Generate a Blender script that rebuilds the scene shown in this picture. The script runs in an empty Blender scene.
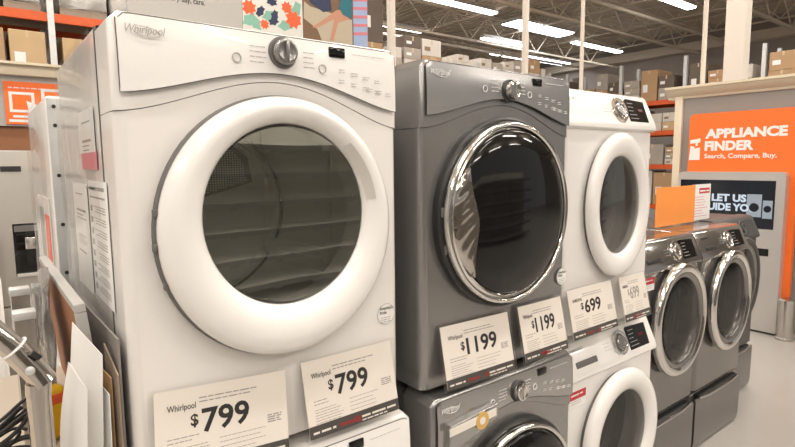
import bpy, bmesh, math, random
from mathutils import Vector, Matrix
R = math.radians
rnd = random.Random(7)
S = bpy.context.scene
COL = S.collection
# ------------------------------------------------------------------ camera
cd = bpy.data.cameras.new('camera'); cam = bpy.data.objects.new('camera', cd); COL.objects.link(cam)
YAW, PITCH, ROLL = R(37.824), R(6.375), R(-0.592)
fw = Vector((math.sin(YAW)*math.cos(PITCH), math.cos(YAW)*math.cos(PITCH), -math.sin(PITCH)))
rt = Vector((math.cos(YAW), -math.sin(YAW), 0)); up = rt.cross(fw)
r2 = rt*math.cos(ROLL) + up*math.sin(ROLL); u2 = r2.cross(fw)
cam.matrix_world = Matrix.Translation((-0.2154, -1.1617, 1.6531)) @ Matrix((r2, u2, -fw)).transposed().to_4x4()
cd.sensor_width = 36; cd.lens = 539.6/795*36; cd.clip_start = 0.02; cd.clip_end = 200
S.camera = cam
# ------------------------------------------------------------------ world, large lights, exposure
w = bpy.data.worlds.new('store_air'); S.world = w; w.use_nodes = True
bgn = w.node_tree.nodes['Background']; bgn.inputs[0].default_value = (1.0, 0.94, 0.88, 1); bgn.inputs[1].default_value = 0.55
LAMP = (1.0, 0.94, 0.875)
def area(name, loc, sx, sy, power, rot=(0, 0, 0), col=LAMP):
    l = bpy.data.lights.new(name, 'AREA'); l.shape = 'RECTANGLE'; l.size = sx; l.size_y = sy; l.energy = power; l.color = col
    o = bpy.data.objects.new(name, l); o.location = loc; o.rotation_euler = rot; COL.objects.link(o); return o
# the store's strip lights that hang outside the frame, in their rows along the aisle
for yy in (-8.5, -4.6, -1.0, 3.0):
    for xx in (-6.0, -1.6, 2.8, 7.2, 11.6):
        area('strip_lamp', (xx, yy, 6.35), 2.4, 0.22, 150)
        area('ceiling_fill_lamp', (xx, yy, 6.50), 2.4, 0.22, 60, (math.pi, 0, 0))  # upward fill lamp added to brighten the ceiling
for yy in (7.0, 11.0):
    for xx in (-6.0, -1.6, 2.8, 7.2):
        area('strip_lamp', (xx, yy, 6.35), 2.4, 0.22, 150)
        area('ceiling_fill_lamp', (xx, yy, 6.50), 2.4, 0.22, 60, (math.pi, 0, 0))  # same added upward fill over the farther rows
S.view_settings.view_transform = 'Standard'; S.view_settings.look = 'None'
S.view_settings.gamma = 1; S.view_settings.use_curve_mapping = False
S.view_settings.exposure = -0.45
# ------------------------------------------------------------------ materials
def mat(name, col, rough=.5, metal=0., emit=None, es=1., noise=0., nscale=8., bump=0., bscale=40., coat=0., stretch=None, spec=.5):
    m = bpy.data.materials.new(name); m.use_nodes = True
    nt = m.node_tree; b = nt.nodes['Principled BSDF']
    b.inputs['Base Color'].default_value = (*col, 1); b.inputs['Roughness'].default_value = rough; b.inputs['Metallic'].default_value = metal
    b.inputs['Coat Weight'].default_value = coat; b.inputs['Specular IOR Level'].default_value = spec
    if emit: b.inputs['Emission Color'].default_value = (*emit, 1); b.inputs['Emission Strength'].default_value = es
    if noise or bump:
        tc = nt.nodes.new('ShaderNodeTexCoord'); src = tc.outputs['Object']
        if stretch:
            mp = nt.nodes.new('ShaderNodeMapping'); mp.inputs['Scale'].default_value = stretch; nt.links.new(src, mp.inputs[0]); src = mp.outputs[0]
    if noise:
        n = nt.nodes.new('ShaderNodeTexNoise'); n.inputs['Scale'].default_value = nscale; n.inputs['Detail'].default_value = 4; nt.links.new(src, n.inputs['Vector'])
        r = nt.nodes.new('ShaderNodeMapRange'); r.inputs[3].default_value = 1-noise; r.inputs[4].default_value = 1+noise; nt.links.new(n.outputs[0], r.inputs[0])
        mx = nt.nodes.new('ShaderNodeVectorMath'); mx.operation = 'SCALE'; mx.inputs[0].default_value = col; nt.links.new(r.outputs[0], mx.inputs['Scale'])
        nt.links.new(mx.outputs[0], b.inputs['Base Color'])
    if bump:
        n = nt.nodes.new('ShaderNodeTexNoise'); n.inputs['Scale'].default_value = bscale; n.inputs['Detail'].default_value = 3; nt.links.new(src, n.inputs['Vector'])
        bp = nt.nodes.new('ShaderNodeBump'); bp.inputs['Strength'].default_value = bump; bp.inputs['Distance'].default_value = .01
        nt.links.new(n.outputs[0], bp.inputs['Height']); nt.links.new(bp.outputs[0], b.inputs['Normal'])
    return m
def clear(name, tint, rough=.02, facing=.08, edge=1., bump=0., bscale=10., gcol=(1, 1, 1)):
    """clear sheet: see-through with a surface reflection that grows towards grazing"""
    m = bpy.data.materials.new(name); m.use_nodes = True; nt = m.node_tree; nt.nodes.clear()
    o = nt.nodes.new('ShaderNodeOutputMaterial'); mx = nt.nodes.new('ShaderNodeMixShader')
    t = nt.nodes.new('ShaderNodeBsdfTransparent'); t.inputs[0].default_value = (*tint, 1)
    g = nt.nodes.new('ShaderNodeBsdfGlossy'); g.inputs['Roughness'].default_value = rough; g.inputs['Color'].default_value = (*gcol, 1)
    lw = nt.nodes.new('ShaderNodeLayerWeight'); lw.inputs[0].default_value = .35
    r = nt.nodes.new('ShaderNodeMapRange'); r.inputs[3].default_value = facing; r.inputs[4].default_value = edge
    nt.links.new(lw.outputs['Fresnel'], r.inputs[0]); nt.links.new(r.outputs[0], mx.inputs[0])
    nt.links.new(t.outputs[0], mx.inputs[1]); nt.links.new(g.outputs[0], mx.inputs[2]); nt.links.new(mx.outputs[0], o.inputs[0])
    if bump:
        tc = nt.nodes.new('ShaderNodeTexCoord'); n = nt.nodes.new('ShaderNodeTexNoise'); n.inputs['Scale'].default_value = bscale; n.inputs['Detail'].default_value = 3
        nt.links.new(tc.outputs['Object'], n.inputs['Vector'])
        bp = nt.nodes.new('ShaderNodeBump'); bp.inputs['Strength'].default_value = bump; bp.inputs['Distance'].default_value = .02
        nt.links.new(n.outputs[0], bp.inputs['Height']); nt.links.new(bp.outputs[0], g.inputs['Normal'])
    return m
M = dict(
 white=mat('white_enamel', (.79, .765, .735), .22, coat=.3), white2=mat('white_plastic', (.82, .80, .775), .2, coat=.3),
 swhite=mat('cool_white_enamel', (.80, .78, .755), .2, coat=.3),
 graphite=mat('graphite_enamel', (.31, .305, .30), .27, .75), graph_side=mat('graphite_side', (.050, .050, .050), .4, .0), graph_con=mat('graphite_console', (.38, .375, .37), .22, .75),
 platinum=mat('platinum_enamel', (.24, .23, .22), .2, .8), platcon=mat('platinum_console', (.36, .35, .335), .12, .9),
 chrome=mat('chrome', (.70, .685, .665), .06, 1.), chrome_soft=mat('satin_chrome', (.62, .60, .57), .22, 1.),
 knobgrey=mat('knob_grey', (.30, .29, .28), .25, .7), dark=mat('dark_plastic', (.02, .02, .02), .4), black=mat('gloss_black', (.006, .006, .006), .06, spec=.38),
 gasket=mat('grey_gasket', (.13, .125, .12), .6), drum=mat('drum_steel', (.84, .82, .78), .5, .1), drumback=mat('drum_back', (.78, .76, .72), .5, .1),
 outline=mat('panel_line', (.10, .095, .09), .5), greyink=mat('grey_ink', (.42, .41, .40), .6), ink=mat('black_ink', (.025, .024, .023), .6), midink=mat('faint_ink', (.34, .32, .30), .7),
 paper=mat('card_paper', (.78, .725, .665), .7), wpaper=mat('white_paper', (.80, .79, .77), .7), band=mat('band_ink', (.075, .068, .062), .5), red=mat('red_ink', (.50, .03, .04), .5), dullred=mat('dull_red_ink', (.26, .03, .03), .5),
 orange=mat('orange_print', (.92, .17, .025), .45), orange2=mat('amber_print', (.90, .31, .06), .5), beam=mat('orange_beam', (.62, .10, .02), .5, noise=.15), cream=mat('cream_paint', (.68, .60, .46), .5), tan=mat('tan_laminate', (.70, .60, .45), .5),
 kgrey=mat('kiosk_grey', (.28, .26, .24), .5), griplip=mat('grip_plastic', (.60, .565, .52), .4), dchrome=mat('tinted_chrome', (.50, .47, .44), .07, 1.), steel=mat('brushed_steel', (.62, .60, .58), .38, .6, noise=.05, nscale=4), galv=mat('galvanised', (.62, .63, .63), .45, .5, noise=.1, nscale=12),
 carton=mat('carton_brown', (.42, .27, .15), .8, noise=.12, nscale=3), carton2=mat('carton_tan', (.52, .37, .21), .8, noise=.1, nscale=3), carton3=mat('carton_white', (.58, .54, .49), .7, noise=.1, nscale=3), carton4=mat('carton_dark', (.13, .10, .08), .7, noise=.2, nscale=3), carton5=mat('carton_grey', (.36, .32, .28), .75, noise=.15, nscale=3),
 tape=mat('packing_tape', (.55, .42, .26), .35), cprint=mat('carton_print', (.24, .16, .10), .8), wrap=mat('shrink_wrap', (.42, .40, .37), .22, noise=.35, nscale=5, bump=.8, bscale=9),
 deck=mat('roof_deck', (.66, .58, .47), .8, noise=.15, nscale=.5), joist=mat('joist_paint', (.72, .63, .51), .7), wall=mat('store_wall', (.40, .345, .30), .8, noise=.05), band_w=mat('wall_band', (.72, .63, .51), .7),
 pole=mat('pole_paint', (.66, .60, .52), .4), column=mat('column_paint', (.72, .66, .58), .6),
 floor=mat('concrete', (.37, .35, .325), .26, noise=.12, nscale=.9),
 fridge=mat('fridge_steel', (.42, .40, .365), .4, .35), brown=mat('brown_board', (.30, .13, .06), .7, noise=.1), greyboard=mat('grey_foam_board', (.42, .41, .39), .7), hard=mat('hardboard', (.30, .235, .18), .8, noise=.15, nscale=20), shadegrey=mat('shade_sheet_grey', (.25, .225, .205), .8, noise=.08),
 kraft=mat('kraft_edge', (.55, .36, .18), .8), table=mat('table_laminate', (.50, .44, .36), .5), yellow=mat('yellow_pack', (.85, .52, .02), .5), cable=mat('black_cable', (.012, .012, .012), .45),
 blue=mat('blue_print', (.35, .43, .62), .8), pink=mat('pink_print', (.66, .22, .26), .8), teal=mat('teal_print', (.03, .16, .20), .8), green=mat('green_print', (.25, .48, .38), .8), coral=mat('coral_print', (.85, .14, .05), .8), navy=mat('navy_print', (.04, .05, .10), .8), printwhite=mat('print_white', (.72, .70, .65), .7), sofa=mat('sofa_print', (.50, .42, .32), .8), wood_p=mat('wood_print', (.20, .12, .07), .8), skin_p=mat('skin_print', (.55, .28, .18), .8), signgrey=mat('sign_grey', (.46, .44, .41), .6),
 shelf=mat('gondola_paint', (.62, .60, .55), .5), shelfdark=mat('gondola_lip', (.10, .095, .09), .5),
 gold=mat('gold_sticker', (.62, .40, .12), .4), lighthouse=mat('lamp_housing', (.62, .60, .56), .5),
 glow=mat('lamp_diffuser', (.9, .9, .9), .5, emit=(1.0, .97, .92), es=15.0), glow2=mat('skylight_glow', (.9, .9, .9), .5, emit=(.86, .91, 1.0), es=15.0),
 screen=mat('screen_dark', (.006, .007, .010), .1, emit=(.03, .045, .07), es=.15), screentext=mat('screen_letters', (.1, .1, .1), .4, emit=(.72, .85, 1.0), es=1.0), screenmid=mat('screen_picture', (.1, .1, .1), .4, emit=(.38, .47, .55), es=.8), led=mat('red_led', (.02, 0, 0), .2, emit=(.6, .02, .02), es=.15),
 glass1=clear('dryer_glass', (.88, .89, .85), .02, .21, 1., gcol=(.95, 1, .93)), glass2=clear('smoked_glass', (.03, .028, .026), .03, .13, .9), glass3=clear('clear_glass', (.6, .6, .58), .03, .10, .6), glass4=clear('washer_glass', (.5, .5, .49), .02, .04, .40),
 sleeve=clear('clear_sleeve', (.985, .985, .98), .15, .0, .22), film=clear('plastic_film', (.96, .96, .955), .18, .04, .38, bump=.35, bscale=5), film2=clear('loose_film', (.90, .90, .90), .16, .22, .8, bump=1., bscale=25),
)
# ------------------------------------------------------------------ mesh helpers
def NB(): return bmesh.new()
def mk(name, bm, m, parent=None, smooth=40, matrix=None, label=None):
    me = bpy.data.meshes.new(name); bmesh.ops.recalc_face_normals(bm, faces=bm.faces)
    bm.to_mesh(me); bm.free()
    for x in (m if isinstance(m, (list, tuple)) else [m]): me.materials.append(M[x])
    if smooth:
        me.shade_smooth(); me.set_sharp_from_angle(angle=R(smooth))
    o = bpy.data.objects.new(name, me); COL.objects.link(o)
    if parent: o.parent = parent
    if matrix is not None: o.matrix_local = matrix
    if label: o['label'] = label
    return o
def thing(name, label, cat, loc=(0, 0, 0), rz=0, group=None):
    o = bpy.data.objects.new(name, None); COL.objects.link(o); o.location = loc; o.rotation_euler = (0, 0, rz)
    o.empty_display_size = .1
    return tag(o, label, cat, group)
def tag(o, label, cat, group=None, kind=None):
    o['label'] = label; o['category'] = cat
    if group: o['group'] = group
    if kind: o['kind'] = kind
    return o
def struct(name, bm, m, smooth=0):
    o = mk(name, bm, m, None, smooth); o['kind'] = 'structure'; return o
def copy_tree(o, parent=None):
    c = o.copy(); COL.objects.link(c)
    if parent: c.parent = parent
    for ch in list(o.children): copy_tree(ch, c)
    return c
def box(bm, x0, x1, y0, y1, z0, z1, bev=0, seg=2, mi=0):
    v = [bm.verts.new(p) for p in ((x0,y0,z0),(x1,y0,z0),(x1,y1,z0),(x0,y1,z0),(x0,y0,z1),(x1,y0,z1),(x1,y1,z1),(x0,y1,z1))]
    fs = [bm.faces.new([v[i] for i in q]) for q in ((3,2,1,0),(4,5,6,7),(0,1,5,4),(1,2,6,5),(2,3,7,6),(3,0,4,7))]
    for f in fs: f.material_index = mi
    if bev: bmesh.ops.bevel(bm, geom=list({e for f in fs for e in f.edges}), offset=bev, segments=seg, profile=.5, affect='EDGES')
    return fs
def prism(bm, pts, y0, y1, axis='y', mi=0):
    """closed outline extruded along an axis; pts are (x,z) for y, (y,z) for x, (x,y) for z"""
    P = {'y': lambda a, b, t: (a, t, b), 'x': lambda a, b, t: (t, a, b), 'z': lambda a, b, t: (a, b, t)}[axis]
    A = [bm.verts.new(P(a, b, y0)) for a, b in pts]; B = [bm.verts.new(P(a, b, y1)) for a, b in pts]
    n = len(pts); fs = [bm.faces.new(A), bm.faces.new(B[::-1])]
    fs += [bm.faces.new((A[i], A[(i+1) % n], B[(i+1) % n], B[i])) for i in range(n)]
    for f in fs: f.material_index = mi
    return fs
def bevel_where(bm, test, off, seg=4):
    es = [e for e in bm.edges if test(e.verts[0].co, e.verts[1].co)]
    if es: bmesh.ops.bevel(bm, geom=es, offset=off, segments=seg, profile=.5, affect='EDGES', clamp_overlap=True)
LS = [1., 1.]   # out-of-round factors for door rings
def lathe(bm, prof, cx=0, cz=0, n=72, axis='y', mi=0, close=False):
    """rings (r, y[, dx, dz]) about an axis through (cx, cz)"""
    rings = []
    for p in prof:
        r, y = p[0], p[1]; dx, dz = (p[2], p[3]) if len(p) > 2 else (0, 0)
        if r < 1e-6:
            rings.append([bm.verts.new((cx+dx, y, cz+dz) if axis == 'y' else (cx+dx, cz+dz, y))]); continue
        ring = []
        for k in range(n):
            a = 2*math.pi*k/n; u, v = cx+dx+r*LS[0]*math.cos(a), cz+dz+r*LS[1]*math.sin(a)
            ring.append(bm.verts.new((u, y, v) if axis == 'y' else (u, v, y)))
        rings.append(ring)
    if close: rings.append(rings[0])
    for A, B in zip(rings, rings[1:]):
        for k in range(n):
            a, b = A[k % len(A)], A[(k+1) % len(A)]; c, d = B[(k+1) % len(B)], B[k % len(B)]
            q = []
            for x in (a, b, c, d):
                if x not in q: q.append(x)
            if len(q) > 2: bm.faces.new(q).material_index = mi
def tube(bm, path, r, n=10, closed=False, mi=0):
    P = [Vector(p) for p in path]; rings = []; prev = None
    for i, p in enumerate(P):
        a = P[i-1] if (i or closed) else p; b = P[(i+1) % len(P)] if (i < len(P)-1 or closed) else p
        t = (b-a).normalized()
        if prev is None: prev = t.orthogonal().normalized()
        prev = (prev - t*prev.dot(t)).normalized(); q = t.cross(prev)
        rr = r(i/(len(P)-1)) if callable(r) else r
        rings.append([bm.verts.new(p + prev*rr*math.cos(2*math.pi*k/n) + q*rr*math.sin(2*math.pi*k/n)) for k in range(n)])
    m = len(rings)
    for i in range(m if closed else m-1):
        A, B = rings[i], rings[(i+1) % m]
        for k in range(n): bm.faces.new((A[k], A[(k+1) % n], B[(k+1) % n], B[k])).material_index = mi
    if not closed: bm.faces.new(rings[0][::-1]).material_index = mi; bm.faces.new(rings[-1]).material_index = mi
def sheet(bm, f, nu, nv, mi=0):
    g = [[bm.verts.new(f(i/nu, j/nv)) for j in range(nv+1)] for i in range(nu+1)]
    for i in range(nu):
        for j in range(nv): bm.faces.new((g[i][j], g[i+1][j], g[i+1][j+1], g[i][j+1])).material_index = mi
def solid(bm, th):
    bmesh.ops.recalc_face_normals(bm, faces=bm.faces); bmesh.ops.solidify(bm, geom=list(bm.faces), thickness=th)
def drill(o, cx, cz, r, y0=-.2, y1=.3):
    """cut a round opening through a panel along y"""
    b = NB(); lathe(b, [(0, y0), (r, y0), (r, y1), (0, y1)], cx, cz, 96); c = mk('cutter', b, 'dark', o.parent, 0)
    md = o.modifiers.new('b', 'BOOLEAN'); md.object = c; md.operation = 'DIFFERENCE'; md.solver = 'EXACT'
    dg = bpy.context.evaluated_depsgraph_get(); dg.update()
    me = bpy.data.meshes.new_from_object(o.evaluated_get(dg)); o.modifiers.clear(); me.name = o.data.name; o.data = me
    bpy.data.objects.remove(c); me.shade_smooth(); me.set_sharp_from_angle(angle=R(30))
def text(name, s, m, parent, x, y, z, wid, hgt, bold=0., slant=0., matrix=None, align='L', depth=.0004):
    """lettering in the XZ plane facing -y: left/centre x, front y, base z, fitted to wid x hgt"""
    c = bpy.data.curves.new(name, 'FONT'); c.body = s; c.offset = bold; c.shear = slant; c.extrude = .002; c.resolution_u = 3; c.space_line = .95
    t = bpy.data.objects.new(name, c); COL.objects.link(t); dg = bpy.context.evaluated_depsgraph_get(); dg.update()
    me = bpy.data.meshes.new_from_object(t.evaluated_get(dg)); bpy.data.objects.remove(t); bpy.data.curves.remove(c)
    xs = [v.co.x for v in me.vertices]; ys = [v.co.y for v in me.vertices]
    sx = wid/(max(xs)-min(xs)); sz = hgt/(max(ys)-min(ys)); ox = {'L': 0, 'C': -wid/2}[align]
    for v in me.vertices: v.co = Vector((x+ox+(v.co.x-min(xs))*sx, y-depth/2-v.co.z/.002*depth/2, z+(v.co.y-min(ys))*sz))
    me.name = name; me.materials.clear(); me.materials.append(M[m])
    o = bpy.data.objects.new(name, me); COL.objects.link(o); o.parent = parent
    if matrix is not None: o.matrix_local = matrix
    return o
def lines(bm, x0, x1, z0, rows, dz, y, h=.0022, rg=None, ragged=.5, mi=0):
    """rows of small unreadable print"""
    rg = rg or rnd
    for k in range(rows):
        x = x0; xe = x0 + (x1-x0)*(1-ragged*rg.random())
        while x < xe:
            l = min(rg.uniform(.006, .02)*(h/.0022), xe-x)
            if l > .001: box(bm, x, x+l, y-.0003, y, z0-k*dz, z0-k*dz+h, mi=mi)
            x += l + .0025*(h/.0022)
def lerp(a, b, t): return a+(b-a)*t
# ------------------------------------------------------------------ the building
b = NB(); box(b, -14, 26, -12, 22, -.2, 0); struct('floor', b, 'floor')
b = NB()
for k in range(160):
    x0 = -14+k*.25; box(b, x0, x0+.25, -12, 22, 7.25, 7.33); box(b, x0+.05, x0+.17, -12, 22, 7.21, 7.25)
struct('ceiling', b, 'deck')
b = NB(); box(b, 24.6, 24.9, -12, 22, 0, 7.25); struct('wall_right', b, 'wall')
b = NB(); box(b, -14, 24.6, 22, 22.3, 0, 7.25); struct('wall_back', b, 'wall')
b = NB(); box(b, 24.2, 24.59, -11.9, 21.9, 6.28, 6.64); struct('trim_1', b, 'band_w')
def girder(along, pos, z, t0, t1, dep=.7, pitch=1.2, c=.05):
    bm = NB()
    def bar(p, q, r): tube(bm, [p, q], r, 6)
    F = (lambda t, zz, o=0: (t, pos+o, zz)) if along == 'x' else (lambda t, zz, o=0: (pos+o, t, zz))
    for zz in (z, z-dep):
        if along == 'x': box(bm, t0, t1, pos-c, pos+c, zz-c*.6, zz+c*.6)
        else: box(bm, pos-c, pos+c, t0, t1, zz-c*.6, zz+c*.6)
    n = int((t1-t0)/pitch)
    for k in range(n):
        a = t0+k*pitch
        bar(F(a, z), F(a+pitch/2, z-dep), .022); bar(F(a+pitch/2, z-dep), F(a+pitch, z), .022)
    o = struct('ceiling_beam', bm, 'joist'); return o
for x in (4.5, 7.5, 10.5, 13.5, 16.5, 19.5, 22.5): girder('y', x, 7.12, 0, 21.8, .55, 1.1, .035)
for y in (5.5, 9.3, 13.1, 16.9, 20.6): girder('x', y, 7.0, 0, 24.4, .95, 1.9, .06)
for y, z in ((8.3, 6.35), (4.4, 6.2), (15.0, 6.3)):
    b = NB(); tube(b, [(2, y, z), (24.5, y, z)], .06, 10); struct('ceiling_pipe', b, 'joist')
b = NB(); box(b, 8.0, 8.20, 1.84, 2.09, 0, 7.2, .01); o = struct('column_1', b, 'column')
def fixture(x0, x1, y, z, label, wd=.16, m='glow'):
    t = thing('ceiling_light', label, 'ceiling light', ((x0+x1)/2, y, z), 0, 'strip lights under the store roof'); L = (x1-x0)/2
    b = NB(); prism(b, [(-wd-.02, .1), (-.06, .16), (.06, .16), (wd+.02, .1), (wd, .02), (-wd, .02)], -L, L, 'x'); mk('housing', b, 'lighthouse', t, 0)
    b = NB(); prism(b, [(-wd, .019), (-wd*.8, -.03), (wd*.8, -.03), (wd, .019)], -L, L, 'x'); mk('diffuser', b, m, t, 0)
    for s in (-.8, .8):
        b = NB(); tube(b, [(s*L, 0, .16), (s*L, 0, 7.2-z)], .01, 6); mk('hanger', b, 'joist', t, 0)
fixture(10.6, 13.6, 11.35, 6.5, 'long white strip light above the grey dryer, beside the first roof truss')
fixture(11.3, 13.3, 14.6, 6.5, 'dimmer strip light glowing just right of the thin pole behind the white dryer')
fixture(19.5, 23.0, 12.35, 6.5, 'long strip light between the two thin poles above the white upper dryer')
fixture(15.6, 18.3, 7.2, 6.5, 'strip light cut by the top of the frame, left of the white column')
fixture(15.4, 18.7, 12.2, 6.65, 'brightest wide strip light crossing behind the second thin pole', .42, 'glow2')
fixture(14.9, 17.2, 13.1, 6.2, 'thin strip light directly under the brightest wide light', .1)
fixture(20.4, 23.6, 15.6, 6.5, 'bluish strip light low in the far roof, under the brightest lights', .3, 'glow2')
fixture(20.0, 22.6, 17.3, 6.9, 'far short strip light above the bluish one', .12)
# ------------------------------------------------------------------ laundry machines, first make: arched console
W_, H_, D_ = .688, .965, .79
CZ = .524
def arch(x, lo, mid, hi, W=W_, flat=.0):
    """height of the console's lower line: low at both sides, rising over the door"""
    t = x/W; s = .5-.5*math.cos(2*math.pi*min(max(t*1.0, 0), 1)); s = s**.8
    return lerp(lo, hi, t)*(1-s)+mid*s
def arched_machine(name, label, loc, body, side, con, washer=False, glassy='white'):
    t = thing(name, label, 'washing machine' if washer else 'dryer', loc)
    W, H = W_, H_
    seam = lambda x: arch(x, .774, .853, .760)
    line = lambda x: arch(x, .808, .871, .802)
    # cabinet shell, open at the front
    b = NB(); fs = box(b, 0, W, .135, D_, .02 if washer else .004, H-.004); bmesh.ops.delete(b, geom=[fs[2]], context='FACES_ONLY')
    bevel_where(b, lambda p, q: p.y > .5 and q.y > .5 or (abs(p.z-q.z) < 1e-4 and p.z > .9 and abs(p.y-q.y) > .1), .012, 3); mk('cabinet', b, side, t)
    for fx in (.06, W-.06) if washer else ():
        for fy in (.1, D_-.06):
            b = NB(); lathe(b, [(0, 0), (.022, 0), (.022, .008), (.012, .01), (.012, .03), (0, .03)], fx, fy, 16, 'z'); mk('foot', b, 'dark', t)
    # front panel with its opening
    N = 28; top = [(W*i/N, seam(W*i/N)-.0007) for i in range(N, -1, -1)]
    b = NB(); zb = .025 if washer else .006; prism(b, [(0, zb), (W, zb)] + top, 0, .133)
    bevel_where(b, lambda p, q: p.y < .01 and q.y < .01 and abs(p.x-q.x) < 1e-5, .028, 6)
    bevel_where(b, lambda p, q: p.y < .01 and q.y < .01 and (p.z < .03 and q.z < .03), .012, 3)
    fp = mk('front_panel', b, body, t, 30); DX = .343 if not washer else .350; cz = (CZ if glassy == 'white' else .514) if not washer else .507; LS[:] = [.985, 1.025] if glassy == 'white' else [1.02, 1.02]; drill(fp, DX, cz, .286)
    # console housing above the seam
    bot = [(W*i/N, seam(W*i/N)+.0007) for i in range(N+1)]
    b = NB(); prism(b, bot + [(W, H-.02), (W-.02, H), (.02, H), (0, H-.02)], -.002, .133)
    bevel_where(b, lambda p, q: p.y < .01 and q.y < .01 and (abs(p.x-q.x) < 1e-5 or (p.z > .93 and q.z > .93)), .018, 5)
    mk('control_panel', b, body, t, 35)
    # raised console face with a dark line round it
    x0, x1 = .013, W-.012
    def fpnt(u, v):
        x = lerp(x0, x1, u); zb = line(x); zt = H-.006-.003*u; z = lerp(zb, zt, v)
        c = .016*min(1, (x-x0)/.016, (x1-x)/.016)
        if v > .999: z -= .016*(1-min(1, (x-x0)/.02))**2 + .016*(1-min(1, (x1-x)/.02))**2
        side_ = max(0, 1-min(x-x0, x1-x)/.13)
        return (x, -.005-.007*(1-v)**2*(1-.2*side_) - .004*math.sin(math.pi*v), z)
    b = NB(); sheet(b, fpnt, 48, 14); cf = mk('console_face', b, con, t, 60)
    rim = [fpnt(i/48, 0) for i in range(49)] + [fpnt(1, j/14) for j in range(1, 14)] + [fpnt(i/48, 1) for i in range(48, -1, -1)] + [fpnt(0, j/14) for j in range(13, 0, -1)]
    b = NB(); tube(b, [(p[0], p[1]+.0006, p[2]) for p in rim], .0013, 6, True); mk('outline', b, 'outline' if glassy == 'white' else 'dark', cf)
    ink = 'greyink' if glassy == 'white' else 'wpaper'
    # dial, display, legends and lettering
    kx, kz = ((.353, .919) if glassy == 'white' else (.358, .898)) if not washer else (.368, .903)
    k = NB(); lathe(k, [(.034, -.006), (.035, -.014), (.032, -.018), (.028, -.018)], kx, kz, 48); ring = mk('dial_ring', k, 'dark' if glassy != 'white' else 'gasket', cf)
    k = NB(); lathe(k, [(.0275, -.010), (.028, -.032), (.026, -.037), (.022, -.038), (.019, -.036), (0, -.035)], kx, kz, 48); box(k, kx-.004, kx+.004, -.041, -.034, kz-.022, kz+.022, .002)
    mk('dial', k, 'knobgrey' if glassy == 'white' else 'chrome', cf)
    k = NB(); box(k, .476, .520, -.0125, -.006, .924, .948, .002); dp = mk('display', k, 'black', cf)
    k = NB(); rg = random.Random(3)
    for i in range(4): lines(k, .275, .315, .925-.011*i, 1, .01, -.012, .0018, rg, .3); lines(k, .405, .44, .925-.011*i, 1, .01, -.012, .0018, rg, .3)
    for i in range(4):
        for j in range(2): lines(k, .50+.035*i, .522+.035*i, .895-.025*j-.006*i, 2, .006, -.0135, .0016, rg, .3)
    lines(k, .54, .66, .935, 1, .01, -.012, .0016, rg, .2)
    for i in range(3): lines(k, .58+.03*i, .60+.03*i, .855-.004*i, 2, .006, -.0145, .0016, rg, .2)
    mk('button_legends', k, ink, cf)['kind'] = 'stuff'
    k = NB(); lathe(k, [(.0105, -.0125), (.0105, -.0142), (.0085, -.0142), (.0085, -.0125)], .245, .897, 24); lathe(k, [(.0105, -.0125), (.0105, -.0142), (.0085, -.0142), (.0085, -.0125)], .455, .893, 24); mk('button_ring', k, ink, cf)
    lg = text('logo_lettering', 'Whirlpool', ink, cf, .028, -.0115, .917, .074, .021, .004, .3)
    k = NB(); tube(k, [(.066+.025*math.cos(a), -.0125, .926+.009*math.sin(a)-.003*math.cos(a)) for a in [R(i*10+200) for i in range(30)]], .0008, 5); mk('swoosh', k, ink, cf)
    # door
    b = NB(); d = thing_part('door', t)
    if glassy == 'white':
        lathe(b, [(.2875, .05), (.2925, -.002), (.2915, -.020), (.287, -.024), (.282, -.02)], DX, cz); mk('door_gasket', b, 'gasket', d)  # gasket's dark grey also stands in for shade on the door's side
        b = NB(); lathe(b, [(.284, .01), (.288, -.020), (.2875, -.036), (.282, -.050), (.270, -.060, .0, .004), (.252, -.064, .003, .010), (.232, -.061, .004, .018), (.216, -.052, .005, .024), (.207, -.042, .005, .027), (.203, -.034, .005, .028), (.203, .04, .005, .028)], DX, cz, 96)
        LS[:] = [.985, .975]
        mk('door_frame', b, 'white2', d, 60)
        b = NB(); lathe(b, [(.206, -.0325), (.15, -.0338), (.1, -.0346), (.05, -.0350), (0, -.0352)], DX+.005, cz+.028, 96); mk('door_glass', b, 'glass1', d, 80, label='smoky clear glass of the dryer door')
        a0, a1 = R(8), R(48)   # grip recess on the inner lip
        b = NB()
        def rec(u, v):
            a = lerp(a0, a1, u); r = lerp(.206, .226, v); e = 4*u*(1-u)
            return (DX+.005+r*math.cos(a), lerp(-.0455, -.0605, v)-.0012, cz+.026+r*math.sin(a))
        sheet(b, rec, 24, 4); solid(b, .001); mk('handle', b, 'griplip', d, 60)
        for hz in (-.10, -.02, .05):
            b = NB(); x = DX-math.sqrt(.293**2-hz**2); box(b, x, x+.009, -.027, -.015, cz+hz-.008, cz+hz+.008, .002); mk('hinge_cover', b, 'gasket', d)
    else:
        lathe(b, [(.2875, .05), (.296, -.002), (.295, -.022), (.289, -.026), (.274, -.022)], DX, cz); mk('door_gasket', b, 'dark', d)
        b = NB(); lathe(b, [(.274, .01), (.281, -.026), (.281, -.042), (.277, -.050), (.271, -.051), (.266, -.047), (.263, -.038)], DX, cz, 96); mk('door_ring', b, 'chrome', d, 60, label='bright chrome outer ring')
        b = NB(); lathe(b, [(.264, -.042), (.262, -.036, .000, .000), (.260, -.036, .002, .001), (.257, -.040, .004, .002), (.253, -.046, .006, .003)], DX, cz, 96)
        mk('inner_ring', b, 'chrome', d, 60)
        b = NB(); lathe(b, [(.256, -.038), (.256, -.045), (.246, -.053), (.2, -.063), (.15, -.070), (.1, -.0745), (.05, -.077), (0, -.078)], DX+.006, cz+.003, 96); mk('door_glass', b, 'black', d, 80, label='dark domed glass of the door')
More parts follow.
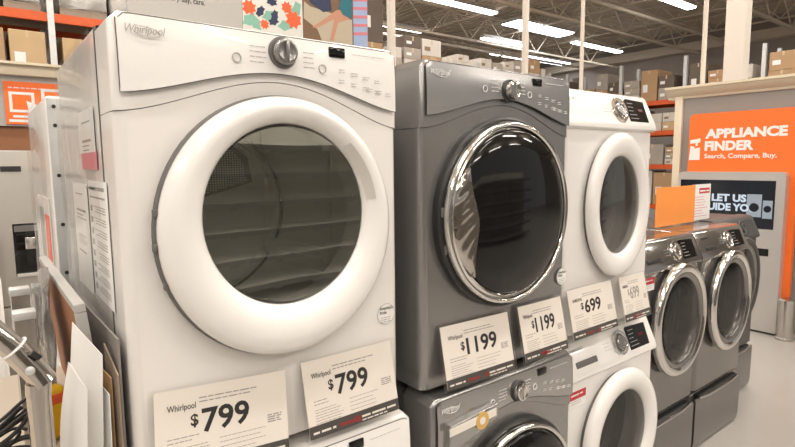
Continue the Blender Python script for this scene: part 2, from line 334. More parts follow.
        def scoop(u, v):
            a = R(lerp(146, 222, u)); r = .262-v*.082*math.sin(math.pi*u)
            return (DX+r*math.cos(a), -lerp(.044, .0685, v**.7)-.0035*math.sin(math.pi*v)*math.sin(21*u+5*v)**2-.002, cz+r*math.sin(a))
        b = NB(); sheet(b, scoop, 60, 12); mk('handle_scoop', b, 'dchrome', d, 80, label='chrome scoop handle at the left of the glass')
        for k_ in range(0):
            a = R(150+k_*12); b = NB(); tube(b, [(DX+.262*math.cos(a), -.036, cz+.262*math.sin(a)), (DX+.246*math.cos(a)+.004, -.030, cz+.246*math.sin(a))], .0035, 8); mk('grip_rib', b, 'chrome', d, 60)
        for hz in (-.09, .02):
            b = NB(); x = DX-math.sqrt(.293**2-hz**2); box(b, x+.002, x+.010, -.030, -.015, cz+hz-.014, cz+hz+.014, .002); mk('hinge_cover', b, 'gasket', d)
    # drum behind the glass
    b = NB()
    lathe(b, [(.2865, .02), (.2865, .12), (.29, .14), (.29, .60)], DX, cz, 72); dr = mk('drum', b, 'drum', t, 60)
    if glassy == 'white':
        b = NB(); lathe(b, [(.289, .600), (.275, .600), (.272, .590), (.262, .590), (.258, .604), (0, .606)], DX+.005, cz, 72); mk('drum_back', b, 'drumback', dr)
        b = NB(); tube(b, [(DX+.283*math.cos(R(a)), .588, cz+.283*math.sin(R(a))) for a in range(0, 360, 6)], .006, 8, True); mk('drum_seal', b, 'dark', dr)
        # perforated air grille high on the drum's back
        b = NB(); q = [(.330, .560), (.520, .610), (.505, .690), (.44, .745), (.345, .755), (.318, .66)]; prism(b, q, .582, .598); gr = mk('air_grille', b, 'gasket', dr, 0, label='dark perforated air grille')
        b = NB()
        for i in range(24):
            for j in range(26):
                x, z = .318+i*.0085, .565+j*.0075
                inside = all((q[(k+1) % 6][0]-q[k][0])*(z-q[k][1])-(q[(k+1) % 6][1]-q[k][1])*(x-q[k][0]) > .0016 for k in range(6))
                if inside: box(b, x-.0024, x+.0024, .5812, .5822, z-.0022, z+.0022)
        mk('perforation', b, 'drum', dr, 0)['kind'] = 'stuff'
        for a in (90, 210, 330):
            b = NB(); c_, s_ = math.cos(R(a)), math.sin(R(a)); mtx = Matrix.Translation((DX, 0, cz)) @ Matrix.Rotation(-R(a), 4, 'Y')
            prism(b, [(.289, -.04), (.289, .04), (.235, .012), (.235, -.012)], .16, .56); mk('drum_baffle', b, 'drum', dr, 30, mtx)
    return t, cf
def thing_part(name, parent):
    o = bpy.data.objects.new(name, None); COL.objects.link(o); o.parent = parent; o.empty_display_size = .05; return o
B0 = .985
D1, cf1 = arched_machine('dryer', 'large white front-load dryer with 799 tags, papers taped to its side', (0, 0, B0), 'white', 'white', 'white2')
W1, _ = arched_machine('washing_machine', 'white washer under the large white dryer, only its console showing', (.005, -.045, 0), 'white', 'white', 'white2', True)
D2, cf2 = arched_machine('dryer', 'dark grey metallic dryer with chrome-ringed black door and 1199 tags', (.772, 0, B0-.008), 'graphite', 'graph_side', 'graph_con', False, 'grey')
W2, cfw2 = arched_machine('washing_machine', 'dark grey washer with a gold round sticker, below the dark grey dryer', (.775, -.04, 0), 'graphite', 'graph_side', 'graph_con', True, 'grey')
# stickers and papers on the white dryer
def round_sticker(parent, x, z, r, y):
    b = NB(); lathe(b, [(0, y-.0006), (r, y-.0006), (r, y), (0, y)], x, z, 40); s = mk('sticker', b, 'wpaper', parent, 30, label='small round sticker with printed words')
    b = NB(); lathe(b, [(r*.96, y-.0009), (r*.90, y-.0009)], x, z, 40); mk('sticker_edge', b, 'greyink', s, 30)
    text('sticker_lettering', "America's\nPride", 'ink', s, x, y-.0007, z+.0, r*1.45, r*.72, .01, align='C')
    b = NB(); lines(b, x-r*.6, x+r*.6, z-r*.35, 3, r*.2, y-.0007, .0018, None, .3); mk('small_print', b, 'midink', s, 0)
round_sticker(D1, .643, .258, .030, -.0004); round_sticker(D2, .662, .262, .030, -.006)
def side_page(y0, y1, z0, z1, skew, kind):
    b = NB(); box(b, -.0032, -.0024, y0, y1, z0, z1); o = mk('notice_page', b, 'wpaper', D1, 0, label='printed white notice taped on the side')
    b = NB(); rg = random.Random(int(z0*1000)); n = 18
    y = -.0035
    def ln(a, c, z, h): box(b, -.0036, -.0032, a, c, z, z+h)
    if kind == 1:
        ln(y0+.03, y1-.02, z1-.022, .008); ln(y0+.03, y1-.02, z1-.040, .004)
        for k in range(8):
            zz = z1-.062-k*.027
            if zz < z0+.01: break
            ln(y1-.042, y1-.018, zz-.010, .014)
            for j in range(3): ln(y0+.03, y1-.055-rg.random()*.05, zz+.002-j*.006, .0018)
    else:
        for zz, h in ((.03, .003), (.075, .006), (.085, .003), (.095, .003), (.14, .002), (.146, .002), (.153, .002), (.16, .002), (.185, .004)): ln(y0+.04+rg.random()*.05, y1-.05, z1-zz, h)
    mk('notice_print', b, 'midink', o, 0)
side_page(.10, .335, .355, .635, 0, 1); side_page(.36, .60, .345, .625, 0, 2); side_page(.20, .42, .70, .80, 0, 2)
b = NB(); box(b, -.0030, -.0024, .19, .40, .66, .705); mk('orange_strip', b, 'pink', D1, 0)
def filmf(u, v):
    y = lerp(.145, .78, u); z = lerp(.32, .955, v)
    return (-.007-.004*abs(math.sin(9*u+3*v)+.5*math.sin(21*u-7*v)), y, z)
b = NB(); sheet(b, filmf, 40, 40); mk('plastic_film', b, 'film', D1, 80, label='clear protective film clinging to the side')
b = NB(); box(b, -.0016, .004, .131, .139, .02, .955); mk('side_seam', b, 'outline', D1, 0)
# drawer front with its sticker on the grey washer
b = NB(); prism(b, [(.045, .800), (.255, .852), (.255, .900), (.05, .885)], -.030, -.010); bevel_where(b, lambda p, q: p.y < -.025 and q.y < -.025, .006, 3); dr = mk('detergent_drawer', b, 'graph_con', W2, 40)
b = NB(); box(b, .070, .270, -.034, -.0325, .868, .893); st = mk('paper_label', b, 'paper', dr, 0, Matrix.Translation((0, 0, -.012)) @ Matrix.Rotation(R(-2), 4, 'Y'))
b = NB(); lathe(b, [(0, -.0355), (.027, -.0355), (.027, -.0335), (0, -.0335)], .175, .868, 32); mk('round_seal', b, 'gold', dr)
b = NB(); lathe(b, [(0, -.0362), (.012, -.0362), (.012, -.0355), (0, -.0355)], .175, .868, 20); mk('seal_centre', b, 'paper', dr)
# ------------------------------------------------------------------ second make: leaning console
CA = math.atan2(.047, .125)
def leaning_machine(name, label, loc, body, W=.686, H=.965, cz=.49, cx=.355, chrome=False, washer=True, seal=True, conmat=None, sx=1., ringm=None, dp=1., dx=1.):
    t = thing(name, label, 'washing machine' if washer else 'dryer', loc); conmat = conmat or body; hb = H-.159; LS[:] = [1., 1.]
    b = NB(); fs = box(b, 0, W, .10, .79, .02 if washer else .004, H-.006); bmesh.ops.delete(b, geom=[fs[2]], context='FACES_ONLY')
    bevel_where(b, lambda p, q: p.y > .5 and q.y > .5 or (abs(p.z-q.z) < 1e-4 and p.z > .9 and abs(p.y-q.y) > .1), .012, 3); mk('cabinet', b, body, t)
    for fx in (.06, W-.06) if washer else ():
        for fy in (.1, .72):
            b = NB(); lathe(b, [(0, 0), (.022, 0), (.022, .008), (.012, .01), (.012, .03), (0, .03)], fx, fy, 16, 'z'); mk('foot', b, 'dark', t)
    b = NB(); box(b, 0, W, 0, .098, .025 if washer else .006, hb)
    bevel_where(b, lambda p, q: p.y < .01 and q.y < .01 and abs(p.x-q.x) < 1e-5, .030, 6); fp = mk('front_panel', b, body, t, 30); LS[:] = [sx, 1.]; drill(fp, cx, cz, .262); LS[:] = [1., 1.]
    b = NB(); prism(b, [(.135, H), (.072, H), (.052, H-.004), (.040, H-.014), (-.008, hb+.036), (-.014, hb+.022), (-.013, hb+.009), (-.002, hb), (.135, hb)], 0, W, 'x')
    bevel_where(b, lambda p, q: abs(p.x-q.x) < 1e-5 and p.y < .1 and q.y < .1 and (p.x < .01 or p.x > W-.01), .022, 5)
    con = mk('control_panel', b, conmat, t, 40)
    T = Matrix.Translation((0, .0137, hb+.089)) @ Matrix.Rotation(-CA, 4, 'X')   # frame lying on the leaning face
    k = NB(); kx = W*.60
    lathe(k, [(.054, .002), (.055, -.004), (.051, -.009), (.042, -.009), (.036, -.003)], kx, -.004, 48); mk('dial_ring', k, ringm or 'chrome', con, 40, T)
    k = NB(); lathe(k, [(.034, 0), (.033, -.012), (.029, -.016), (.022, -.016), (.018, -.012), (0, -.011)], kx, -.004, 48); mk('dial', k, ringm or ('knobgrey' if not chrome else 'chrome_soft'), con, 40, T)
    x0, x1 = W*.695, W*.925
    k = NB(); prism(k, [(x0, -.052), (x1, -.052), (x1, .044), (x0+.01, .050), (x0, .044)], -.002, .004); dsp = mk('display', k, 'black' if not ringm else ringm, con, 30, T)
    k = NB(); rg = random.Random(5)
    for i in range(5): lines(k, x0+.012, x0+.075, .03-.017*i, 1, .01, -.0022, .0022, rg, .5)
    mk('display_legends', k, 'greyink' if not ringm else ringm, dsp, 0)
    if not chrome and not ringm: k = NB(); box(k, x0+.085, x0+.125, -.0028, -.0021, -.006, .008); mk('display_digits', k, 'led', dsp, 0)
    text('logo_lettering', 'SAMSUNG', 'greyink' if not chrome else 'ink', con, W*.09, -.0006, .026, .088, .011, .008, matrix=T)
    k = NB(); rg = random.Random(9); lines(k, kx-.12, kx-.06, .012, 3, .014, -.0006, .002, rg, .4); lines(k, W*.30, W*.37, -.05, 1, .01, -.0006, .002, rg, .1); mk('button_legends', k, 'greyink', con, 0, T)['kind'] = 'stuff'
    if washer:
        k = NB(); box(k, W*.12, W*.33, -.0035, .002, -.040, -.016, .004); h = mk('drawer_slot', k, 'gasket' if not chrome else 'dark', con, 30, T)
    # door
    d = thing_part('door', t); ring_m = ringm or ('swhite' if not chrome else 'chrome'); LS[:] = [sx, 1.]
    b = NB(); lathe(b, [(.262, .05), (.272, -.002), (.270, -.03), (.255, -.03)], cx, cz); mk('door_gasket', b, 'gasket' if not chrome else 'dark', d)
    b = NB()
    if not chrome:
        lathe(b, [(.262, -.018), (.287, -.026*dp), (.293, -.042*dp), (.290, -.060*dp), (.278, -.073*dp), (.262, -.079*dp), (.240, -.079*dp), (.218, -.072*dp), (.204, -.060*dp), (.198, -.046*dp), (.196, .0)], cx, cz, 96)
        gr_ = .199
    else:
        lathe(b, [(.265, -.010), (.292, -.020), (.297, -.036), (.292, -.052), (.280, -.060), (.262, -.060), (.250, -.052)], cx, cz, 96)
        gr_ = .215
    mk('door_frame', b, ring_m, d, 60)
    if chrome:
        b = NB(); lathe(b, [(.252, -.050), (.243, -.052), (.225, -.046), (.215, -.036), (.213, .0)], cx, cz, 96); mk('inner_frame', b, 'platinum', d, 60)
    b = NB(); lathe(b, [(gr_, -.046*dp), (gr_*.9, -.050*dp), (gr_*.6, -.055*dp), (gr_*.3, -.057*dp), (0, -.058*dp)], cx, cz, 72); mk('door_glass', b, 'glass4' if washer else 'glass3', d, 80)
    LS[:] = [1., 1.]; b = NB(); lathe(b, [(.255, .02), (.255, .09), (.20, .10), (.20, .13), (.27, .14), (.27, .5), (0, .51)], cx, cz, 72); dm = mk('drum', b, 'graph_side' if washer else 'drum', t, 50)
    if washer:
        for a in range(0, 360, 45):
            b = NB(); mtx = Matrix.Translation((cx, 0, cz)) @ Matrix.Rotation(R(a), 4, 'Y'); box(b, .24, .272, .17, .47, -.018, .018, .008); mk('drum_rib', b, 'chrome_soft', dm, 40, mtx)
    if seal:
        b = NB(); box(b, .035, .145, -.0012, 0, .690, .755); s = mk('red_label', b, 'wpaper', t, 0, label='white label with a red band')
        b = NB(); box(b, .035, .145, -.0018, -.0011, .722, .755); mk('red_band', b, 'red', s, 0)
        b = NB(); rg = random.Random(2); lines(b, .045, .135, .737, 1, .01, -.0018, .006, rg, .05); mk('band_letters', b, 'wpaper', s, 0)
        b = NB(); lines(b, .045, .135, .712, 2, .009, -.0012, .002, rg, .3); mk('label_print', b, 'midink', s, 0)
    return t
D3 = leaning_machine('dryer', 'white dryer with leaning console and chrome dial, above the 699 tags', (1.500, .045, B0-.016), 'swhite', W=.650, washer=False, seal=False, sx=.77, cx=.345, cz=.505, dp=.62)
W3 = leaning_machine('washing_machine', 'white washer with red label and digital display, below the white 699 dryer', (1.503, .02, 0), 'swhite', H=.950, cz=.488, cx=.375, sx=.95, dp=.75)
def pedestal(label, x, y, W):
    t = thing('pedestal', label, 'pedestal', (x, y, 0), 0, 'drawer pedestals under the grey machines'); H = .333
    b = NB(); box(b, 0, W, .02, .76, .01, H, .006); mk('pedestal_case', b, 'platinum', t)
    b = NB(); prism(b, [(0, .012), (.018, .012), (.018, .285), (.010, .300), (-.006, .312), (-.012, .300), (-.010, .06), (-.004, .02)], .008, W-.008, 'x'); dr = mk('drawer', b, 'platinum', t, 40)
    b = NB(); box(b, .06, W-.06, -.006, .021, .306, .326); mk('handle_recess', b, 'dark', dr)
    b = NB(); tube(b, [(.05, -.012, .312), (W*.25, -.020, .305), (W*.75, -.020, .305), (W-.05, -.012, .312)], .006, 8); mk('handle', b, 'chrome', dr)
    for fx in (.05, W-.05):
        b = NB(); lathe(b, [(0, 0), (.02, 0), (.02, .012), (0, .012)], fx, .08, 14, 'z'); mk('foot', b, 'dark', t)
    return t
WX = .636
P4 = pedestal('grey drawer pedestal under the washer with the red label', 2.225, .12, WX); P5 = pedestal('grey drawer pedestal under the right-hand chrome-doored washer', 2.872, .12, WX)
W4 = leaning_machine('washing_machine', 'grey washer with chrome door and red label, beside the white washer', (2.225, .12, .334), 'platinum', W=WX, H=.925, cz=.505, cx=.36, chrome=True, sx=.92, conmat='platcon')
W5 = leaning_machine('washing_machine', 'grey chrome-doored washer without a label, second on a pedestal', (2.872, .12, .334), 'platinum', W=WX, H=.925, cz=.505, cx=.335, chrome=True, seal=False, sx=.90, conmat='platcon')
P6 = pedestal('dark pedestal at the far end of the row', 3.53, .28, WX)
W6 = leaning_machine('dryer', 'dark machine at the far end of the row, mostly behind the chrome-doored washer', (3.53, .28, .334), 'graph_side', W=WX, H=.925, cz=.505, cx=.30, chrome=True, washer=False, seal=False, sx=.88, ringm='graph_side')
# ------------------------------------------------------------------ price tags standing on the washers, leaning on the dryers
def price_tag(label, brand, price, x, z, wd, roll=0, y=-.052, lean=12.5, yaw=0, faint=False):
    t = thing('price_tag', label, 'price tag', (x, y, z)); t.rotation_euler = (R(-lean), R(roll), R(yaw)); t['group'] = 'price tags along the dryers'
    h = .190; a = wd/2
    b = NB(); box(b, -a, a, -.0006, .0006, .004, h); c = mk('card', b, 'paper', t, 0)
    b = NB(); box(b, -a, a, -.0010, -.0005, .004, .034); bd = mk('footer_band', b, 'band', c, 0)
    b = NB(); rg = random.Random(4); lines(b, -a+.01, -a+.075, .014, 1, .01, -.001, .005, rg, .1); lines(b, a-.12, a-.01, .016, 1, .01, -.001, .005, rg, .05); lines(b, a-.12, a-.03, .008, 1, .01, -.001, .003, rg, .1); mk('footer_print', b, 'paper', c, 0)
    b = NB(); box(b, a-.140, a-.125, -.0014, -.0009, .010, .024); box(b, -a+.085, -a+.135, -.0014, -.0009, .012, .020); mk('red_mark', b, 'dullred', c, 0)
    text('brand_lettering', brand, 'ink', c, -a+wd*.085, -.0007, h*.745, wd*.20, .017 if len(brand) > 7 else .012, .004)
    k = 'ink' if not faint else 'midink'
    text('currency_lettering', '$', k, c, -a+wd*.245, -.0007, h*.555, wd*.055, h*.15, .02)
    n = len(price); text('price_lettering', price, k, c, -a+wd*.325, -.0007, h*.475, wd*(.36 if n == 3 else .45), h*.27, .022)
    b = NB(); rg = random.Random(len(label)); lines(b, -a+wd*.31, -a+wd*.78, h*.86, 2, .008, -.0006, .0026, rg, .2); lines(b, -a+wd*.08, -a+wd*.32, h*.47, 2, .008, -.0006, .002, rg, .5)
    lines(b, -a+wd*.08, -a+wd*.40, h*.36, 6, .0065, -.0006, .0015, rg, .4); lines(b, -a+wd*.45, -a+wd*.82, h*.38, 4, .010, -.0006, .0014, rg, .3); lines(b, a-wd*.17, a-wd*.05, h*.50, 4, .005, -.0006, .0028, rg, .1)
    mk('fine_print', b, 'midink', c, 0)
    b = NB(); sheet(b, lambda u, v: (lerp(-a-.012, a+.014, u), -.0022, lerp(0, h+.006, v)), 4, 4); sheet(b, lambda u, v: (lerp(-a-.012, a+.014, u), .0022, lerp(0, h+.006, v)), 4, 4); mk('plastic_sleeve', b, 'sleeve', t, 0)
    return t
price_tag('799 price tag tilted at the left under the large white dryer', 'Whirlpool', '799', .170, .990, .295, 4.6)
price_tag('799 price tag hanging straight, near the white dryer\'s right corner', 'Whirlpool', '799', .510, .984, .272, 0)
price_tag('1199 price tag with bold black digits, on the left of the grey dryer', 'Whirlpool', '1199', .978, .980, .300, 1)
price_tag('1199 price tag turned at an angle, right corner of the grey dryer', 'Whirlpool', '1199', 1.297, .984, .235, 0, -.055)
price_tag('699 price tag with bold digits on the left of the white dryer', 'SAMSUNG', '699', 1.642, .985, .300, 0, -.028)
price_tag('699 price tag with faint grey digits, right corner of the white dryer', 'SAMSUNG', '699', 1.958, .985, .205, 0, -.026, faint=True)
# ------------------------------------------------------------------ display board and poles behind the row
t = thing('display_board', 'tall printed display board behind the large white dryer', 'sign board', (0, .835, 0))
b = NB(); box(b, .22, 1.181, .004, .022, 0, 2.75); mk('backing', b, 'signgrey', t, 0)
b = NB(); box(b, .22, .612, -.001, .0039, 1.9, 2.75); g = mk('slogan_panel', b, 'signgrey', t, 0); text('slogan_lettering', 'every day, care.', 'ink', g, .340, -.0012, 2.212, .135, .026, .006)
b = NB(); box(b, .614, .864, -.001, .0039, 1.9, 2.75); g = mk('floral_panel', b, 'printwhite', t, 0, label='white print with coral flowers and green leaves')
rg = random.Random(12)
def blob(bm, x, z, r, n=9, y=-.0016, mi=0, ax=1., rot=0.):
    vs = []
    for k in range(n*2):
        a = math.pi*k/n; rr = r*(1 if k % 2 else .62+.2*rg.random()); u, v = rr*math.cos(a)*ax, rr*math.sin(a)
        vs.append(bm.verts.new((x+u*math.cos(rot)-v*math.sin(rot), y-.0002*rg.random(), z+u*math.sin(rot)+v*math.cos(rot))))
    bm.faces.new(vs).material_index = mi
F1 = [(.640, 2.240, .024), (.796, 2.264, .020), (.822, 2.222, .030), (.700, 2.186, .016), (.66, 2.33, .03), (.80, 2.36, .026), (.74, 2.43, .03), (.83, 2.48, .024), (.66, 2.52, .03), (.76, 2.58, .03)]
b = NB(); [blob(b, x, z, r*1.25, 8) for x, z, r in F1]; mk('flower_print', b, 'coral', g, 0)['kind'] = 'stuff'
b = NB(); [blob(b, x, z, .022, 5, -.0013, 0, 1.7, q) for x, z, q in ((.640, 2.196, .6), (.662, 2.190, 2.3), (.725, 2.222, .3), (.79, 2.195, .2), (.835, 2.262, 1.2), (.75, 2.36, .5), (.69, 2.42, 2.), (.81, 2.54, .4))]; mk('leaf_print', b, 'green', g, 0)['kind'] = 'stuff'
b = NB(); [blob(b, x, z, .016, 6, -.0018, 0, 1.6, q) for x, z, q in ((.738, 2.203, .4), (.742, 2.225, 1.2), (.733, 2.275, 0), (.684, 2.232, .9), (.70, 2.34, .3))]; mk('dark_print', b, 'navy', g, 0)['kind'] = 'stuff'
b = NB(); box(b, .866, 1.104, -.001, .0039, 1.9, 2.75); g = mk('photo_panel', b, 'wood_p', t, 0, label='printed picture of a seated figure with bare legs on a sofa')
b = NB(); prism(b, [(.872, 2.30), (.90, 2.285), (1.10, 2.262), (1.10, 2.05), (1.0, 2.05), (.93, 2.20), (.868, 2.235)], -.0016, -.001); mk('sofa_print', b, 'sofa', g, 0)
b = NB(); prism(b, [(.905, 2.205), (.925, 2.203), (.985, 2.238), (1.055, 2.272), (1.05, 2.298), (1.02, 2.288), (.97, 2.250)], -.0021, -.0016); prism(b, [(.990, 2.165), (1.006, 2.165), (1.028, 2.24), (1.085, 2.262), (1.075, 2.285), (1.012, 2.252)], -.0024, -.0019); mk('leg_print', b, 'skin_p', g, 0)
b = NB(); prism(b, [(1.035, 2.30), (1.055, 2.275), (1.095, 2.265), (1.102, 2.36), (1.05, 2.37)], -.0029, -.0024); mk('shorts_print', b, 'teal', g, 0)
b = NB(); prism(b, [(.88, 2.36), (.90, 2.30), (.96, 2.272), (1.0, 2.285), (.99, 2.36)], -.0019, -.0015); mk('garment_print', b, 'navy', g, 0)
b = NB(); box(b, 1.106, 1.180, -.001, .0039, 1.9, 2.75); g = mk('fabric_panel', b, 'blue', t, 0)
b = NB(); [prism(b, [(1.106, z), (1.180, z+.010), (1.180, z+.022), (1.106, z+.012)], -.0016, -.001) for z in (2.20, 2.235, 2.27, 2.305, 2.34, 2.40, 2.46, 2.52)]; mk('stripe_print', b, 'pink', g, 0)['kind'] = 'stuff'
for x, y_, lb in ((1.333, .865, 'thin cream pole rising behind the gap between white and grey dryers'), (2.4125, .970, 'thin cream pole rising behind the grey dryer\'s right end')):
    t = thing('display_pole', lb, 'pole', (x, y_, 0))
    b = NB(); box(b, -.015, .015, -.015, .015, .01, 4.2, .003); mk('pole_shaft', b, 'pole', t)
    b = NB(); box(b, -.05, .05, -.05, .05, 0, .012); mk('base_plate', b, 'pole', t)
for x, y, lb in ((6.04, 3.0, 'thin pipe from the roof behind the white upper dryer'), (6.45, 1.685, 'thin pipe from the roof just left of the white column')):
    t = thing('sprinkler_pipe', lb, 'pipe', (x, y, 0))
    b = NB(); tube(b, [(0, 0, 0), (0, 0, 7.2)], .026, 12); mk('pipe_shaft', b, 'pole', t)
    for z in (.0, 4.6, 7.1): b = NB(); lathe(b, [(.0, z), (.045, z), (.045, z+.04), (0, z+.04)], 0, 0, 16, 'z'); mk('pipe_collar', b, 'pole', t)
# sign cards standing on the grey washers
t = thing('sign_card', 'orange sign card standing on the grey washers', 'sign', (2.92, .40, 1.2595))
b = NB(); box(b, 0, .50, 0, .004, .0, .235); mk('card', b, 'orange2', t, 0); b = NB(); box(b, -.004, .504, -.012, .05, -.0005, .004); mk('card_foot', b, 'sleeve', t, 0)
t = thing('sign_card', 'white price card with red heading, right of the orange card', 'sign', (3.425, .42, 1.2595))
b = NB(); box(b, 0, .27, 0, .004, 0, .235); c = mk('card', b, 'wpaper', t, 0)
b = NB(); box(b, .10, .25, -.0012, 0, .175, .210); mk('red_heading', b, 'red', c, 0); b = NB(); lines(b, .11, .24, .186, 1, .01, -.0012, .010, random.Random(1), .05); mk('heading_letters', b, 'wpaper', c, 0)
b = NB(); lines(b, .03, .24, .15, 8, .018, 0, .004, random.Random(6), .4); mk('card_print', b, 'pink', c, 0); b = NB(); box(b, -.004, .274, -.012, .05, -.0005, .004); mk('card_foot', b, 'sleeve', t, 0)
# ------------------------------------------------------------------ the kiosk
K = thing('kiosk', 'appliance finder kiosk with big orange sign and cream cornice', 'kiosk', (5.7, 1.5, 0), R(-90))
def rrect(x0, x1, z0, z1, r, corners=(1, 1, 1, 1), n=8):
    out = []
    for (cx, cz, a0, on) in ((x1-r, z1-r, 0, corners[0]), (x0+r, z1-r, 90, corners[1]), (x0+r, z0+r, 180, corners[2]), (x1-r, z0+r, 270, corners[3])):
        if on: out += [(cx+r*math.cos(R(a0+90*i/n)), cz+r*math.sin(R(a0+90*i/n))) for i in range(n+1)]
        else: out.append({0: (x1, z1), 90: (x0, z1), 180: (x0, z0), 270: (x1, z0)}[a0])
    return out
b = NB(); box(b, -.11, 2.0, .10, .60, 0, 2.33); mk('back_panel', b, 'kgrey', K, 0)
b = NB(); box(b, -.165, -.085, .07, .62, 0, 2.33, .006); mk('pilaster', b, 'cream', K)
b = NB(); prism(b, [(.10, 2.300), (.085, 2.302), (.080, 2.325), (.05, 2.345), (.02, 2.375), (.01, 2.395), (-.005, 2.40), (-.005, 2.425), (.66, 2.425), (.66, 2.300)], -.245, 2.06, 'x'); mk('cornice', b, 'cream', K, 30)
b = NB(); prism(b, rrect(.03, 1.0, .33, 2.125, .05), .0, .06); osg = mk('sign_panel', b, 'orange', K, 0)
text('sign_lettering', 'APPLIANCE', 'wpaper', osg, .19, -.001, 1.868, .715, .098, .05); text('sign_lettering', 'FINDER', 'wpaper', osg, .19, -.001, 1.745, .445, .098, .05); text('slogan_lettering', 'Search, Compare, Buy.', 'wpaper', osg, .19, -.001, 1.655, .64, .062, .02)
b = NB()   # cropped white emblem at the sign's edge
for q in ([(.045, 1.86), (.145, 1.875), (.145, 1.835), (.12, 1.83), (.12, 1.80), (.10, 1.80), (.10, 1.83), (.045, 1.82)], [(.05, 1.80), (.09, 1.79), (.09, 1.77), (.145, 1.785), (.145, 1.655), (.04, 1.655)]): prism(b, q, -.0015, 0)
mk('emblem', b, 'wpaper', osg, 0)
b = NB(); prism(b, rrect(-.01, .945, .02, 1.535, .04, (1, 1, 0, 0)), -.10, -.001); tm = mk('terminal', b, 'steel', K, 0)
b = NB(); box(b, .0, .93, -.095, -.002, 0, .025); mk('terminal_foot', b, 'dark', tm, 0)
b = NB(); box(b, .015, .870, -.104, -.099, 1.00, 1.455, .003); sc = mk('screen', b, 'screen', K, 0)
text('screen_lettering', 'LET US', 'screentext', sc, .325, -.1042, 1.245, .31, .075, .045); text('screen_lettering', 'GUIDE YOU', 'screentext', sc, .225, -.1042, 1.155, .50, .075, .045)
b = NB(); box(b, .640, .765, -.1041, -.1036, 1.11, 1.325); pic = mk('screen_picture', b, 'screenmid', sc, 0)
b = NB(); lathe(b, [(0, -.1052), (.042, -.1052), (.042, -.1046)], .702, 1.20, 24); mk('picture_window', b, 'screen', sc, 0)
b = NB(); box(b, .775, .855, -.1041, -.1036, 1.10, 1.27); pic = mk('screen_picture', b, 'screenmid', sc, 0)
b = NB(); lathe(b, [(0, -.1052), (.032, -.1052), (.032, -.1046)], .815, 1.19, 24); mk('picture_window', b, 'screen', sc, 0)
b = NB(); lines(b, .22, .62, 1.105, 1, .01, -.1042, .014, random.Random(8), .02); mk('screen_caption', b, 'screenmid', sc, 0)
b = NB(); box(b, .735, .845, -.104, -.098, .745, .815, .004); mk('card_slot', b, 'black', tm, 0)
t = thing('bollard', 'short steel bollard standing on the floor beside the kiosk', 'bollard', (5.55, .465, 0))
b = NB(); lathe(b, [(0, 0), (.075, 0), (.075, .02), (.066, .025), (.066, .36), (0, .36)], 0, 0, 32, 'z'); mk('post', b, 'chrome_soft', t); b = NB(); lathe(b, [(.067, .36), (.067, .375), (.05, .385), (0, .385)], 0, 0, 32, 'z'); mk('cap', b, 'chrome_soft', t)
# ------------------------------------------------------------------ pallet racks and the goods on them
ORD = ['first', 'second', 'third', 'fourth', 'fifth', 'sixth', 'seventh', 'eighth', 'ninth', 'tenth', 'eleventh', 'twelfth', 'thirteenth', 'fourteenth', 'fifteenth', 'sixteenth', 'seventeenth', 'eighteenth', 'nineteenth', 'twentieth']
COLN = {'carton': 'brown', 'carton2': 'tan', 'carton3': 'white', 'carton4': 'dark', 'carton5': 'grey'}
def rack(label, loc, rz, L, levels, depth=1.0, top=4.4, bays=1, post='galv'):
    t = thing('pallet_rack', label, 'rack', loc, rz)
    for i in range(bays+1):
        for y in (0, depth-.08):
            b = NB(); x = L*i/bays; box(b, x-.04, x+.04, y, y+.08, .012, top); mk('upright', b, post, t, 0)
            b = NB(); box(b, x-.08, x+.08, y-.04, y+.12, 0, .012); mk('foot_plate', b, post, t, 0)
        b = NB(); z = .3; s = 0
        while z+.6 < top: tube(b, [(x, .04+s*(depth-.08), z), (x, .04+(1-s)*(depth-.08), z+.6)], .015, 6); z += .6; s = 1-s
        mk('brace', b, post, t, 0)
    for z in levels:
        for y in (.015, depth-.075):
            b = NB(); box(b, .0, L, y, y+.06, z-.12, z); mk('beam', b, 'beam', t, 0)
        b = NB(); box(b, .03, L-.03, .08, depth-.08, z-.03, z-.004); mk('deck', b, 'hard', t, 0)
    return t
def carton(label, loc, rz, w, d, h, m, grp, parts=True):
    t = thing('carton', label, 'box', loc, rz, grp)
    b = NB(); box(b, 0, w, 0, d, 0, h, .006, 1); mk('carton_body', b, m, t, 0)
    if parts:
        b = NB(); box(b, w*.46, w*.54, -.0015, d+.0015, h-.09, h+.0015); mk('tape', b, 'tape', t, 0)
        b = NB(); box(b, w*.12, w*.42, -.002, .001, h*.30, h*.55); mk('printed_label', b, 'wpaper' if m != 'carton3' else 'cprint', t, 0)
    return t
def fill(loc, rz, x0, x1, z, hmin, hmax, grp, where, seed, posts=(), wr=(.35, .6), d=.8, stack=True, mats=('carton', 'carton2', 'carton3', 'carton5', 'carton4', 'carton')):
    rg = random.Random(seed); x = x0; k = 0; c, s = math.cos(rz), math.sin(rz)
    while x < x1-.2:
        w = min(rg.uniform(*wr), x1-x-.02)
        for p in posts:
            if x-.06 < p < x+w+.06:
                if p-.06-x > .26: w = p-.06-x
                else: x = p+.07
        if x+w > x1: break
        zz = z+.001; H = rg.uniform(hmin, hmax); n = rg.choice((1, 2, 2, 3)) if stack else 1; y0 = rg.uniform(.02, .09)
        for j in range(n):
            m = rg.choice(mats); h = H/n; o = rg.uniform(0, .02)
            lv = '' if n == 1 else (' at the bottom of its pile', ' topmost of its pile' if n == 2 else ' in the middle of its pile', ' topmost of its pile')[j]
            lx, ly = x+o, y0
            carton(f'{COLN[m]} carton{lv}, {ORD[k]} on {where}', (loc[0]+lx*c-ly*s, loc[1]+lx*s+ly*c, zz), rz, w-.03, d, h-.004, m, grp); zz += h
        x += w+.015; k += 1
